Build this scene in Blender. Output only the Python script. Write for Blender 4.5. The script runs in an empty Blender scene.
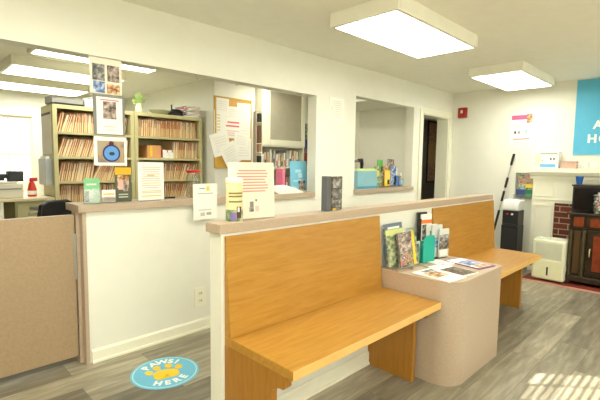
import bpy, math, random
from mathutils import Vector, Matrix, Euler
random.seed(7)
PI=math.pi
S=bpy.context.scene; COL=S.collection

# ------------------------------------------------------------------ materials
def _mat(name):
    m=bpy.data.materials.new(name); m.use_nodes=True
    nt=m.node_tree; b=nt.nodes['Principled BSDF']; return m,nt,b
def lin(c): return tuple((v/12.92 if v<=.04045 else ((v+.055)/1.055)**2.4) for v in [x/255 for x in c])
def col(c): return (*lin(c),1)
_cache={}
def plain(c,rough=.55,metal=0,spec=.4,bump=0,var=.04):
    """paint / plastic with a faint procedural variation; c is an sRGB 0-255 triple"""
    k=(c,rough,metal,spec,bump,var)
    if k in _cache: return _cache[k]
    m,nt,b=_mat('paint_%d_%d_%d'%c)
    n=nt.nodes.new('ShaderNodeTexNoise'); n.inputs['Scale'].default_value=9
    tc=nt.nodes.new('ShaderNodeTexCoord'); nt.links.new(tc.outputs['Object'],n.inputs['Vector'])
    r=nt.nodes.new('ShaderNodeValToRGB'); l=lin(c)
    r.color_ramp.elements[0].position=.3; r.color_ramp.elements[1].position=.7
    r.color_ramp.elements[0].color=(*[v*(1-var) for v in l],1); r.color_ramp.elements[1].color=(*[min(1,v*(1+var)) for v in l],1)
    nt.links.new(n.outputs['Fac'],r.inputs['Fac']); nt.links.new(r.outputs['Color'],b.inputs['Base Color'])
    b.inputs['Roughness'].default_value=rough; b.inputs['Metallic'].default_value=metal
    b.inputs['Specular IOR Level'].default_value=spec
    if bump:
        n2=nt.nodes.new('ShaderNodeTexNoise'); n2.inputs['Scale'].default_value=120; nt.links.new(tc.outputs['Object'],n2.inputs['Vector'])
        bp=nt.nodes.new('ShaderNodeBump'); bp.inputs['Strength'].default_value=bump; bp.inputs['Distance'].default_value=.002
        nt.links.new(n2.outputs['Fac'],bp.inputs['Height']); nt.links.new(bp.outputs['Normal'],b.inputs['Normal'])
    _cache[k]=m; return m
def blotch(name,cols,scale=30,rough=.4,detail=4):
    """printed picture: patches of several colours"""
    m,nt,b=_mat(name)
    tc=nt.nodes.new('ShaderNodeTexCoord'); n=nt.nodes.new('ShaderNodeTexNoise'); n.inputs['Scale'].default_value=scale
    n.inputs['Detail'].default_value=detail; nt.links.new(tc.outputs['Object'],n.inputs['Vector'])
    r=nt.nodes.new('ShaderNodeValToRGB'); e=r.color_ramp.elements; k=len(cols)
    e[0].position=.34; e[0].color=col(cols[0]); e[1].position=.66; e[1].color=col(cols[-1])
    for i,c in enumerate(cols[1:-1],1):
        x=e.new(.34+.32*i/(k-1)); x.color=col(c)
    r.color_ramp.interpolation='B_SPLINE' if k<3 else 'CONSTANT' if k>5 else 'LINEAR'
    nt.links.new(n.outputs['Fac'],r.inputs['Fac']); nt.links.new(r.outputs['Color'],b.inputs['Base Color'])
    b.inputs['Roughness'].default_value=rough; return m
def wood(name,a,bc,vec,rough=.35,scale=1.0):
    m,nt,b=_mat(name)
    tc=nt.nodes.new('ShaderNodeTexCoord'); mp=nt.nodes.new('ShaderNodeMapping'); mp.inputs['Scale'].default_value=vec
    nt.links.new(tc.outputs['Object'],mp.inputs['Vector'])
    n=nt.nodes.new('ShaderNodeTexNoise'); n.inputs['Scale'].default_value=6*scale; n.inputs['Detail'].default_value=8; n.inputs['Roughness'].default_value=.6
    n.inputs['Distortion'].default_value=.6
    nt.links.new(mp.outputs['Vector'],n.inputs['Vector'])
    r=nt.nodes.new('ShaderNodeValToRGB'); r.color_ramp.elements[0].position=.3; r.color_ramp.elements[1].position=.72
    r.color_ramp.elements[0].color=col(a); r.color_ramp.elements[1].color=col(bc)
    nt.links.new(n.outputs['Fac'],r.inputs['Fac']); nt.links.new(r.outputs['Color'],b.inputs['Base Color'])
    b.inputs['Roughness'].default_value=rough; b.inputs['Specular IOR Level'].default_value=.35
    return m
def emit(name,c,s):
    m,nt,b=_mat(name); b.inputs['Base Color'].default_value=col(c); b.inputs['Emission Color'].default_value=col(c); b.inputs['Emission Strength'].default_value=s; return m
def clear(name,tint=(250,252,250),fac=.06,rough=.05):
    m=bpy.data.materials.new(name); m.use_nodes=True; nt=m.node_tree; nt.nodes.clear()
    o=nt.nodes.new('ShaderNodeOutputMaterial'); mx=nt.nodes.new('ShaderNodeMixShader'); t=nt.nodes.new('ShaderNodeBsdfTransparent'); g=nt.nodes.new('ShaderNodeBsdfGlossy')
    t.inputs['Color'].default_value=col(tint); g.inputs['Roughness'].default_value=rough; mx.inputs['Fac'].default_value=fac
    nt.links.new(t.outputs[0],mx.inputs[1]); nt.links.new(g.outputs[0],mx.inputs[2]); nt.links.new(mx.outputs[0],o.inputs['Surface']); return m

WALL=plain((236,235,220),.75,bump=.15,var=.012); CEIL=plain((244,242,226),.85,bump=.3,var=.015)
TRIM=plain((242,240,218),.4,var=.01); WHITE=plain((240,240,232),.5); PAPER=plain((246,244,232),.7,var=.01)
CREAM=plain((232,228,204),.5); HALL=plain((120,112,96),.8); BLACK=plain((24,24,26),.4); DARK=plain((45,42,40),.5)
GREY=plain((128,130,128),.5); STEEL=plain((190,190,185),.3,metal=.9); RED=plain((196,40,30),.4)
OLIVE=plain((196,188,138),.5); OLIVE2=plain((180,172,120),.5); BLUE=plain((92,184,218),.5,var=.02); NAVY=plain((30,86,160),.4)
TEAL=plain((26,170,150),.3); PINK=plain((228,120,150),.6); YEL=plain((238,205,60),.5)
MANILA=plain((216,174,110),.7); MANILA2=plain((232,204,154),.7)
LAM=None
def laminate(name='speckled_laminate',ca=(182,162,138),cb_=(188,168,144)):
    m,nt,b=_mat(name); tc=nt.nodes.new('ShaderNodeTexCoord')
    n=nt.nodes.new('ShaderNodeTexNoise'); n.inputs['Scale'].default_value=70; n.inputs['Detail'].default_value=4; nt.links.new(tc.outputs['Object'],n.inputs['Vector'])
    r=nt.nodes.new('ShaderNodeValToRGB'); r.color_ramp.elements[0].color=col(ca); r.color_ramp.elements[1].color=col(cb_); r.color_ramp.elements[0].position=.35; r.color_ramp.elements[1].position=.65
    nt.links.new(n.outputs['Fac'],r.inputs['Fac']); nt.links.new(r.outputs['Color'],b.inputs['Base Color']); b.inputs['Roughness'].default_value=.4; return m
LAM=laminate()
LAMTOP=LAM; LAMGATE_SHADED=laminate('shaded_gate_laminate',(164,140,108),(172,148,116))  # gate gets a darker laminate copy, its weaker light put into the colour
OAKX=wood('honey_oak_lengthwise',(172,122,44),(192,144,64),(1.0,9,9),.32,.8)
OAKZ=wood('honey_oak_upright',(160,110,38),(178,124,50),(9,9,1),.36,.8)
OAKEDGE=plain((226,182,104),.4)
def floor_mat():
    m,nt,b=_mat('vinyl_plank'); L=nt.links
    tc=nt.nodes.new('ShaderNodeTexCoord'); br=nt.nodes.new('ShaderNodeTexBrick')
    br.offset=.37; br.inputs['Scale'].default_value=1; br.inputs['Brick Width'].default_value=1.22; br.inputs['Row Height'].default_value=.2
    br.inputs['Mortar Size'].default_value=.0015; br.inputs['Color1'].default_value=(0,0,0,1); br.inputs['Color2'].default_value=(1,1,1,1); br.inputs['Mortar'].default_value=(0,0,0,1)
    L.new(tc.outputs['Object'],br.inputs['Vector'])
    mp=nt.nodes.new('ShaderNodeMapping'); mp.inputs['Scale'].default_value=(1.3,10,1); L.new(tc.outputs['Object'],mp.inputs['Vector'])
    # shift the grain from plank to plank
    ad=nt.nodes.new('ShaderNodeVectorMath'); ad.operation='MULTIPLY_ADD'; L.new(br.outputs['Color'],ad.inputs[0]); ad.inputs[1].default_value=(13,7,0); L.new(mp.outputs['Vector'],ad.inputs[2])
    n=nt.nodes.new('ShaderNodeTexNoise'); n.inputs['Scale'].default_value=2.2; n.inputs['Detail'].default_value=7; n.inputs['Roughness'].default_value=.62; n.inputs['Distortion'].default_value=.4
    L.new(ad.outputs[0],n.inputs['Vector'])
    r=nt.nodes.new('ShaderNodeValToRGB'); e=r.color_ramp.elements; e[0].position=.28; e[0].color=col((124,118,98)); e[1].position=.75; e[1].color=col((184,176,156))
    x=e.new(.5); x.color=col((150,142,124)); L.new(n.outputs['Fac'],r.inputs['Fac'])
    mx=nt.nodes.new('ShaderNodeMix'); mx.data_type='RGBA'; mx.blend_type='MULTIPLY'; mx.inputs['Factor'].default_value=1
    r2=nt.nodes.new('ShaderNodeValToRGB'); r2.color_ramp.elements[0].color=(.45,.45,.44,1); r2.color_ramp.elements[1].color=(1.28,1.28,1.22,1); L.new(br.outputs['Color'],r2.inputs['Fac'])
    L.new(r.outputs['Color'],mx.inputs['A']); L.new(r2.outputs['Color'],mx.inputs['B'])
    L.new(mx.outputs['Result'],b.inputs['Base Color']); b.inputs['Roughness'].default_value=.38; b.inputs['Specular IOR Level'].default_value=.4
    return m
def brick_mat():
    m,nt,b=_mat('red_brick'); tc=nt.nodes.new('ShaderNodeTexCoord'); sp=nt.nodes.new('ShaderNodeSeparateXYZ'); cb=nt.nodes.new('ShaderNodeCombineXYZ')
    nt.links.new(tc.outputs['Object'],sp.inputs[0]); nt.links.new(sp.outputs['X'],cb.inputs['X']); nt.links.new(sp.outputs['Z'],cb.inputs['Y'])
    br=nt.nodes.new('ShaderNodeTexBrick'); br.inputs['Scale'].default_value=1; br.inputs['Brick Width'].default_value=.2; br.inputs['Row Height'].default_value=.072; br.inputs['Mortar Size'].default_value=.006
    br.inputs['Color1'].default_value=col((120,56,38)); br.inputs['Color2'].default_value=col((92,44,32)); br.inputs['Mortar'].default_value=col((176,150,122))
    nt.links.new(cb.outputs[0],br.inputs['Vector']); nt.links.new(br.outputs['Color'],b.inputs['Base Color']); b.inputs['Roughness'].default_value=.85; return m
PIC_DOG=blotch('print_dog',[(70,60,56),(150,132,120),(205,190,176)],40)
PIC_COL=blotch('print_colourful',[(60,90,70),(120,150,90),(190,160,120),(200,90,90),(90,110,170),(230,225,210)],45)
PIC_GRN=blotch('print_green',[(76,98,74),(136,154,116),(208,204,160)],35)
PIC_BLU=blotch('print_blue',[(50,70,130),(110,140,190),(215,215,225)],35)
PIC_GRY=blotch('print_grey',[(60,60,62),(120,118,114),(190,186,178)],35)
PIC_WARM=blotch('print_warm',[(120,70,50),(190,140,90),(235,215,180)],40)
PIC_DK=blotch('print_dark',[(46,42,38),(92,80,70),(150,138,120)],55)
GLASS=clear('clear_acrylic',(252,253,252),.012,.02); GLASS2=clear('clear_plastic',(235,240,236),.12,.15); TEALG=None

# ------------------------------------------------------------------ mesh builder
class MB:
    def __init__(s): s.v=[]; s.f=[]; s.m=[]
    def add(s,vs,fs,mat):
        o=len(s.v); s.v+=[tuple(v) for v in vs]; s.f+=[tuple(i+o for i in f) for f in fs]; s.m+=[mat]*len(fs); return s
    def box(s,x0,x1,y0,y1,z0,z1,mat=None):
        return s.add([(x0,y0,z0),(x1,y0,z0),(x1,y1,z0),(x0,y1,z0),(x0,y0,z1),(x1,y0,z1),(x1,y1,z1),(x0,y1,z1)],
            [(0,3,2,1),(4,5,6,7),(0,1,5,4),(1,2,6,5),(2,3,7,6),(3,0,4,7)],mat)
    def prism(s,poly,ax,a,b,mat=None):
        """poly: list of 2D points; ax x: (y,z), y: (x,z), z: (x,y)"""
        def P(p,t): return {'x':(t,p[0],p[1]),'y':(p[0],t,p[1]),'z':(p[0],p[1],t)}[ax]
        n=len(poly); vs=[P(p,a) for p in poly]+[P(p,b) for p in poly]
        return s.add(vs,[tuple(range(n))[::-1],tuple(range(n,2*n))]+[(i,(i+1)%n,(i+1)%n+n,i+n) for i in range(n)],mat)
    def lathe(s,prof,c=(0,0,0),n=20,mat=None):
        """prof: (r,z) from bottom to top"""
        vs=[];fs=[]
        for r,z in prof:
            for i in range(n):
                a=2*PI*i/n; vs.append((c[0]+r*math.cos(a),c[1]+r*math.sin(a),c[2]+z))
        for k in range(len(prof)-1):
            for i in range(n): fs.append((k*n+i,k*n+(i+1)%n,(k+1)*n+(i+1)%n,(k+1)*n+i))
        fs.append(tuple(range(n))[::-1]); o=(len(prof)-1)*n; fs.append(tuple(o+i for i in range(n)))
        return s.add(vs,fs,mat)
    def tube(s,pts,r,n=8,mat=None):
        pts=[Vector(p) for p in pts]; vs=[];fs=[]
        for k,p in enumerate(pts):
            d=(pts[min(k+1,len(pts)-1)]-pts[max(k-1,0)]).normalized(); u=d.orthogonal().normalized() if k==0 else (u-d*u.dot(d)).normalized(); w=d.cross(u)
            for i in range(n):
                a=2*PI*i/n; vs.append(p+u*math.cos(a)*r+w*math.sin(a)*r)
        for k in range(len(pts)-1):
            for i in range(n): fs.append((k*n+i,k*n+(i+1)%n,(k+1)*n+(i+1)%n,(k+1)*n+i))
        fs.append(tuple(range(n))[::-1]); o=(len(pts)-1)*n; fs.append(tuple(o+i for i in range(n)))
        return s.add(vs,fs,mat)
    def disc(s,cx,cy,rx,ry,z0,z1,mat=None,n=40,rot=0):
        ps=[]
        for i in range(n):
            a=2*PI*i/n; x=rx*math.cos(a); y=ry*math.sin(a); ps.append((cx+x*math.cos(rot)-y*math.sin(rot),cy+x*math.sin(rot)+y*math.cos(rot)))
        return s.prism(ps,'z',z0,z1,mat)
    def build(s,name,mat=None,parent=None,loc=(0,0,0),rot=(0,0,0),bev=0,smooth=False,seg=2):
        me=bpy.data.meshes.new(name); me.from_pydata(s.v,[],s.f)
        ms=[]
        for x in s.m:
            x=x or mat
            if x not in ms: ms.append(x)
        for x in ms: me.materials.append(x)
        for p,x in zip(me.polygons,s.m): p.material_index=ms.index(x or mat); p.use_smooth=smooth
        import bmesh
        bm=bmesh.new(); bm.from_mesh(me); bmesh.ops.recalc_face_normals(bm,faces=bm.faces); bm.to_mesh(me); bm.free()
        o=bpy.data.objects.new(name,me); COL.objects.link(o); o.parent=parent; o.location=loc; o.rotation_euler=rot
        if bev:
            b=o.modifiers.new('bevel','BEVEL'); b.width=bev; b.segments=seg; b.limit_method='ANGLE'; b.angle_limit=.6
        if smooth:
            try: me.set_sharp_from_angle(angle=.7)
            except Exception: pass
        return o
def tag(o,label,cat,group=None):
    o['label']=label; o['category']=cat
    if group: o['group']=group
    return o
def thing(name,label,cat,loc=(0,0,0),rz=0,group=None,rx=0):
    o=bpy.data.objects.new(name,None); COL.objects.link(o); o.empty_display_size=.1; o.location=loc; o.rotation_euler=(rx,0,rz)
    return tag(o,label,cat,group)
def struct(o): o['kind']='structure'; return o
def kids(o): return [c for c in COL.objects if c.parent==o]
def dup(o,parent=None,**k):
    c=o.copy(); COL.objects.link(c)
    if parent: c.parent=parent
    for ch in kids(o): dup(ch,c)
    for a,b in k.items():
        if a=='loc': c.location=b
        elif a=='rot': c.rotation_euler=b
        else: c[a]=b
    return c
def text_mb(s,size,mat,depth=.001,loc=(0,0),rot=0,mb=None,plane='z',off=0,bold=.0,align='CENTER',sp=1.0):
    """letters as mesh. plane z: lies in XY; plane y: stands in XZ facing -Y"""
    cu=bpy.data.curves.new('t','FONT'); cu.body=s; cu.size=size; cu.align_x=align; cu.align_y='CENTER'; cu.extrude=depth/2; cu.offset=bold; cu.space_character=sp
    o=bpy.data.objects.new('t',cu); COL.objects.link(o); dg=bpy.context.evaluated_depsgraph_get()
    me=bpy.data.meshes.new_from_object(o.evaluated_get(dg)); mb=mb or MB(); c,sn=math.cos(rot),math.sin(rot); vs=[]
    for v in me.vertices:
        x,y,z=v.co; x,y=x*c-y*sn+loc[0],x*sn+y*c+loc[1]
        vs.append((x,y,z+off) if plane=='z' else (x,-off-z,y))
    mb.add(vs,[tuple(p.vertices) for p in me.polygons],mat)
    COL.objects.unlink(o); bpy.data.objects.remove(o); bpy.data.curves.remove(cu); bpy.data.meshes.remove(me); return mb
def sheet(w,h,base,regs,th=.003,z0=0,mb=None,x0=None,y=0):
    """upright printed card facing -Y. regs: (u0,v0,u1,v1,mat) in 0..1 from bottom left, or ('L',u0,v0,u1,v1,n,mat) for lines of print"""
    mb=mb or MB(); x0=-w/2 if x0 is None else x0
    mb.box(x0,x0+w,y-th,y,z0,z0+h,base); k=0
    rr=random.Random(int(w*1000)+int(h*1000))
    for r in regs:
        k+=1; d=.0004+.0002*k
        if r[0]=='L':
            _,u0,v0,u1,v1,n,m=r; st=(v1-v0)/n
            for i in range(n):
                e=rr.uniform(0,.12)*(u1-u0)
                mb.box(x0+w*(u0+e),x0+w*(u1-e*rr.random()),y-th-d,y-th,z0+h*(v0+st*(i+.25)),z0+h*(v0+st*(i+.72)),m)
        else:
            u0,v0,u1,v1,m=r; mb.box(x0+w*u0,x0+w*u1,y-th-d,y-th,z0+h*v0,z0+h*v1,m)
    return mb

# ------------------------------------------------------------------ setting
H=2.42; W=2.892; W2=3.012; F=6.079; BY=-1.6
f=struct(MB().box(-2.6,10.6,-1.7,7.6,-.1,0).build('floor',floor_mat()))
ceil=MB().box(-2.6,10.6,-1.7,7.6,H,H+.1); struct(ceil.build('ceiling',CEIL))
w=MB()
for a in [(-2.5,-.15,0,H),(-.15,.906,2.03,H),(.906,3.089,0,1.023),(.906,3.089,2.03,H),(3.089,3.723,0,H),(3.723,4.957,0,1.025),(3.723,4.957,2.105,H),
          (4.957,5.186,0,H),(5.186,5.952,2.048,H),(5.952,6.2,0,H)]:
    w.box(a[0],a[1],W,W2,a[2],a[3])
struct(w.build('wall_reception',WALL))
struct(MB().box(F,6.2,BY,W,0,H).build('wall_far',WALL))
w=MB(); w.box(-2.6,-1.8,BY-.12,BY,0,H).box(1.4,4.1,BY-.12,BY,0,H).box(-1.8,1.4,BY-.12,BY,0,.7).box(-1.8,1.4,BY-.12,BY,2.15,H).box(5.1,6.2,BY-.12,BY,0,H).box(4.1,5.1,BY-.12,BY,0,.8).box(4.1,5.1,BY-.12,BY,2.12,H)
struct(w.build('wall_back',WALL))
struct(MB().box(-2.6,-2.5,BY,7.5,0,H).build('wall_left',WALL))
# reception room behind the opening
YB=7.4
w=MB(); w.box(-2.5,.72,YB,YB+.12,0,H).box(1.62,3.1,YB,YB+.12,0,H).box(.72,1.62,YB,YB+.12,0,.86).box(.72,1.62,YB,YB+.12,2.0,H)
struct(w.build('wall_office_back',WALL))
struct(MB().box(2.99,3.08,4.578,YB,0,H).build('wall_office_side',WALL))
struct(MB().box(3.08,3.64,4.56,4.68,0,H).box(2.99,3.08,4.56,4.578,0,H).box(3.64,5.0,4.80,4.92,0,H).box(3.64,3.66,4.68,4.8,0,H).box(4.495,5.0,4.53,4.8,0,H).build('wall_office_middle',WALL))
struct(MB().box(5.0,5.07,4.2,4.92,0,H).box(5.07,5.12,W2,5.05,0,H).build('wall_office_end',WALL))
# small booth behind the second opening, with a lowered ceiling
struct(MB().box(4.28,5.07,W2,3.88,2.14,2.2).build('ceiling_booth',CEIL))
# hall beyond the door
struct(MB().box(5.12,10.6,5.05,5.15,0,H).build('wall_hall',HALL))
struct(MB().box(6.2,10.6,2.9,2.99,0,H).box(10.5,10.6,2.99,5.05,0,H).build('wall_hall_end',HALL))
# baseboards
def baseboard(name,x0,x1,y,side=-1):
    m=MB(); m.prism([(y,0),(y-.022,0),(y-.022,.014),(y-.014,.02),(y-.014,.078),(y-.006,.091),(y,.091)],'x',x0,x1); return struct(m.build(name,TRIM))
baseboard('baseboard_reception',.92,5.1,W)
baseboard('baseboard_bench',1.1,4.32,1.615)
m=MB(); m.prism([(F,0),(F-.016,0),(F-.016,.08),(F-.006,.091),(F,.091)],'y',1.78,W)
struct(m.build('baseboard_far',TRIM))
# low wall the benches stand against, and its laminate cap
struct(MB().box(1.092,4.325,1.615,1.71,0,1.025).build('wall_low',WALL))
struct(MB().box(1.076,4.33,1.602,1.724,1.025,1.072).build('trim_1',LAM,bev=.003))
# laminate end post beside the gate
struct(MB().box(.884,.908,2.878,3.02,0,1.023).build('trim_2',LAM,bev=.002))
struct(MB().box(.862,.884,2.935,3.02,0,1.023).build('trim_3',LAM,bev=.002))
# door casing
d=MB(); d.box(5.105,5.186,W-.018,W,0,2.13).box(5.952,6.03,W-.018,W,0,2.13).box(5.186,5.952,W-.018,W,2.048,2.13)
d.box(5.186,5.2,W,W2+.06,0,2.048).box(5.938,5.952,W,W2+.06,0,2.048).box(5.186,5.952,W,W2+.06,2.036,2.048)
struct(d.build('trim_4',TRIM,bev=.003))
# door stop / inner casing seen through the opening of the booth
struct(MB().box(5.05,5.07,3.86,3.94,0,2.14).build('trim_5',TRIM))
# office window: double hung, casing, sill, glass
def window(name,x0,x1,z0,z1,y0,y1,cols,rowz,inner):
    """inner=-1: room is on the -Y side"""
    t=struct(thing(name,'x','x')) ; del t['label']; del t['category']
    fr=MB(); s=inner; yc=(y0+y1)/2; c=.07
    yf=y0 if s<0 else y1
    for a in [(x0-c,x0,z0-.02,z1+c),(x1,x1+c,z0-.02,z1+c),(x0,x1,z1,z1+c)]:
        fr.box(a[0],a[1],min(yf,yf+s*.02),max(yf,yf+s*.02),a[2],a[3])
    fr.box(x0-c-.02,x1+c+.02,min(yf-s*.0,yf+s*.06),max(yf,yf+s*.06),z0-.04,z0)
    fr.build('window_frame',TRIM,t,bev=.003)
    sa=MB(); b=.035; sa.box(x0,x0+b,yc-.02,yc+.02,z0,z1).box(x1-b,x1,yc-.02,yc+.02,z0,z1).box(x0+b,x1-b,yc-.02,yc+.02,z0,z0+b).box(x0+b,x1-b,yc-.02,yc+.02,z1-b,z1)
    zm=(z0+z1)/2; sa.box(x0+b,x1-b,yc-.021,yc+.021,zm-.02,zm+.02)
    for i in range(1,cols): x=x0+(x1-x0)*i/cols; sa.box(x-.01,x+.01,yc-.012,yc+.012,z0+b,z1-b)
    for z in rowz: sa.box(x0+b,x1-b,yc-.013,yc+.013,z-.01,z+.01)
    sa.build('sash',TRIM,t)
    MB().box(x0+b,x1-b,yc-.003,yc+.003,z0+b,z1-b).build('window_pane',GLASS,t)
    return t
window('window_1',.72,1.62,.86,2.0,YB,YB+.12,3,(1.14,1.71),-1)
window('window_2',4.1,5.1,.8,2.12,BY-.12,BY,4,(),1)
window('window_fill',-1.8,1.4,.7,2.15,BY-.12,BY,3,(),1)  # unseen window added behind the camera as broad daylight fill
def room_lamp(x,y,z,w_,d,s,label):
    t=thing('ceiling_light',label,'ceiling light',(x,y,z)); MB().box(-w_/2-.02,w_/2+.02,-d/2-.02,d/2+.02,-.03,0).build('housing',TRIM,t)
    MB().box(-w_/2,w_/2,-d/2,d/2,-.05,-.03).build('diffuser',emit('lit_small_diffuser',(255,250,236),s),t)
room_lamp(3.60,3.85,H,.16,1.0,15,'narrow strip light on the ceiling in front of the white built-in cabinet')
room_lamp(8.6,4.0,H,.6,.3,9,'unseen ceiling fill light added to brighten the hall beyond the door')  # lamp out of view, added so the hall is less black
# blinds in the street window (they stripe the sunlight on the floor)
t=thing('window_blind','white slatted blind hanging in the street window','blind',(4.6,BY+.07,2.14))
MB().box(-.55,.55,-.02,.03,-.04,.0).build('headrail',WHITE,t)
sl=MB()
for i in range(36):
    z=-.05-.036*i
    for (xa,xb) in ((-.54,.12),(.14,.54)):
        if xa>0 and i<5: continue
        sl.prism([(-.018,z+.003),(.018,z-.003),(.018,z-.0015),(-.018,z+.0045)],'x',xa,xb)
sl.build('slat_stack',WHITE,t)

# outdoors
struct(MB().box(-16,24,7.6,40,-.35,-.3).build('outside_ground',plain((190,186,176),.9)))
struct(MB().box(-16,24,-30,-1.8,-.35,-.3).build('outside_street',plain((170,168,160),.9)))
hb=MB(); rr=random.Random(3)
for i in range(260):
    x=rr.uniform(-3,7); y=rr.uniform(16,17.5); z=rr.uniform(-.3,1.1); r=rr.uniform(.12,.3)
    hb.lathe([(r*.2,-r),(r*.8,-r*.5),(r,0),(r*.75,r*.6),(r*.15,r)],(x,y,z),6)
tag(hb.build('hedge',blotch('hedge_leaf',[(120,130,80),(190,190,150),(214,206,170)],3)),'pale leafy hedge outside the office window','hedge')

# ------------------------------------------------------------------ ceiling lights
LENS=emit('lit_diffuser',(255,253,243),9.5)
LENS2=emit('lit_diffuser_office',(255,253,243),8.5)
def light(x0,x1,y0,y1,label,lens=LENS):
    t=thing('ceiling_light',label,'ceiling light',((x0+x1)/2,(y0+y1)/2,H),0,None); a=(x1-x0)/2;b=(y1-y0)/2; e=.03
    m=MB(); m.box(-a-e,-a,-b-e,b+e,-.1,0).box(a,a+e,-b-e,b+e,-.1,0).box(-a,a,-b-e,-b,-.1,0).box(-a,a,b,b+e,-.1,0).box(-a,a,-b,b,-.02,0)
    m.build('housing',CEIL,t,bev=.004)
    MB().box(-a,a,-b,b,-.1,-.085).build('diffuser',lens,t)
    return t
light(2.335,3.478,1.513,2.011,'wide boxy ceiling light nearest the camera, above the bench')
light(4.641,5.718,1.513,2.011,'boxy ceiling light close to the far wall, shining on the notice poster')
light(.03,1.17,1.513,2.011,'boxy ceiling light above the camera, over the low wall end')
light(.03,1.17,-.9,-.4,'boxy ceiling light behind the camera')
light(2.335,3.478,-.9,-.4,'boxy ceiling light in the row by the street window, middle of the room')
light(4.641,5.718,-.9,-.4,'boxy ceiling light at the street window end of the far wall')
light(1.0,2.10,3.98,4.50,'long lit office ceiling light nearest the reception opening',LENS2)
light(.99,2.10,5.17,5.76,'middle of the three lit office ceiling lights',LENS2)
light(.99,2.10,6.42,7.0,'office ceiling light closest to the office window',LENS2)

# ------------------------------------------------------------------ reception counter, gate, sill
t=thing('reception_counter','long beige laminate countertop along the reception opening','countertop',(.87,W-.03,1.023))
m=MB(); m.prism([(0,0),(2.19,0),(2.215,.03),(2.215,.155),(2.19,.155),(2.19,.27),(0,.27)],'z',0,.047); m.build('worktop',LAM,t,bev=.003)
m=MB().box(-0.01,.0,0.0,.27,0,.047); m.build('end_strip',LAM,t)
tag(MB().box(3.715,4.965,W-.03,W2+.2,1.025,1.07).build('service_sill',LAM,bev=.003),'beige laminate sill of the second smaller service opening','sill')
t=thing('swing_gate','beige laminate swing gate at the left of the reception counter','gate',(.855,2.955,0))
MB().box(-1.0,0,-.018,.018,.055,1.005).build('panel',LAMGATE_SHADED,t,bev=.003)
MB().box(-.012,.0,-.024,-.018,.58,.885).box(-.004,.002,-.03,-.018,.58,.885).build('latch_plate',STEEL,t)

# ------------------------------------------------------------------ benches
def panel_poly(depth):
    # side support outline in (y,z); front is -y
    yb=1.612; yf=1.185; y2=1.275; p=[(yb,0),(yb,.49),(yf,.49),(yf,.445)]
    for i in range(7):
        a=i/6*PI/2; p.append((yf+.012+(y2-yf-.012)*math.sin(a),.445-.012-.05*(1-math.cos(a))))
    p+=[(y2,0)]; return p
def bench(x0,x1,label,group):
    t=thing('wall_bench',label,'bench',(x0,1.6,0),0,group); D=-1.6
    L=x1-x0; L0=x0
    s=MB(); s.box(0,L,1.141+D,1.612+D,.49,.532); s.build('seat',OAKX,t,bev=.002)
    s=MB(); s.box(.0,L,1.1385+D,1.141+D,.491,.531); s.build('edge_band',OAKEDGE,t)
    s=MB(); s.prism([(1.612+D,.532),(1.564+D,.532),(1.5995+D,1.013),(1.612+D,1.013)],'x',0,L); s.build('backrest',OAKX,t,bev=.0015)
    p=[(y+D,z) for y,z in panel_poly(0)]
    for a in (0,L-.035-.04 if x0<2 else L-.1):
        s=MB(); s.prism(p,'x',a,a+.035); o=s.build('side_panel',OAKZ,t)
    return t
bench(1.108,2.348,'honey oak wall bench in front, nearest the camera',None)
bench(3.088,4.345,'honey oak wall bench farther away, beyond the magazine pedestal',None)

# laminate pedestal between the benches
t=thing('laminate_pedestal','beige laminate pedestal with rounded corners between the two benches','pedestal',(2.715,1.33,0))
def rr_poly(x0,x1,y0,y1,r,q=.03):
    p=[(x1,y1),(x0,y1)]
    for i in range(9): a=PI+PI/2*i/8; p.append((x0+r+r*math.cos(a),y0+r+r*math.sin(a)))
    for i in range(9): a=-PI/2+PI/2*i/8; p.append((x1-q+q*math.cos(a),y0+q+q*math.sin(a)))
    return p
x0,x1,y0,y1=2.352-2.715,3.08-2.715,1.046-1.33,1.60-1.33
MB().prism(rr_poly(x0+.001,x1-.001,y0+.001,y1,.14),'z',0,.648).build('body',LAM,t,smooth=True)
MB().prism(rr_poly(x0-.001,x1+.001,y0-.001,y1,.14),'z',.648,.655).build('top',LAMTOP,t)

# ------------------------------------------------------------------ floor decal
t=thing('floor_decal','round blue PAWS! HERE floor sticker with a yellow paw print','decal',(1.218,2.442,0),math.radians(-14))
DB=plain((108,188,220),.4,var=.02); DR=plain((176,226,226),.4); DW=plain((244,248,240),.5)
MB().disc(0,0,.212,.212,.0,.002,DB).build('disc',None,t)
m=MB(); n=48
vs=[(r*math.cos(2*PI*i/n),r*math.sin(2*PI*i/n),z) for r,z in ((.192,.0021),(.2,.0021),(.2,.0029),(.192,.0029)) for i in range(n)]
fs=[(k*n+i,k*n+(i+1)%n,((k+1)%4)*n+(i+1)%n,((k+1)%4)*n+i) for k in range(4) for i in range(n)]
m.add(vs,fs,DR); m.build('ring',None,t)
m=MB()
for i,ch in enumerate('PAWS!'):
    a=math.radians([136,112,88,65,48][i]-2); m=text_mb(ch,.075,DW,.001,(.142*math.cos(a),.142*math.sin(a)),a-PI/2,m,'z',.0028,.003)
m.build('lettering',None,t); m=MB()
for i,ch in enumerate('HERE'):
    a=math.radians([-120,-97,-75,-53][i]); m=text_mb(ch,.07,DW,.001,(.146*math.cos(a),.146*math.sin(a)),a+PI/2,m,'z',.0028,.003)
m.build('lettering',None,t)
m=MB(); Y2=plain((246,204,40),.4)
m.disc(0,-.025,.08,.058,.0022,.003,Y2).disc(-.036,-.048,.044,.038,.0022,.0032,Y2).disc(.036,-.048,.044,.038,.0022,.0032,Y2)
for x,y,r in ((-.094,.03,.3),(-.038,.072,.1),(.038,.072,-.1),(.094,.03,-.3)): m.disc(x,y,.024,.031,.0022,.003,Y2,rot=r)
m.build('paw_print',None,t)

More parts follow.
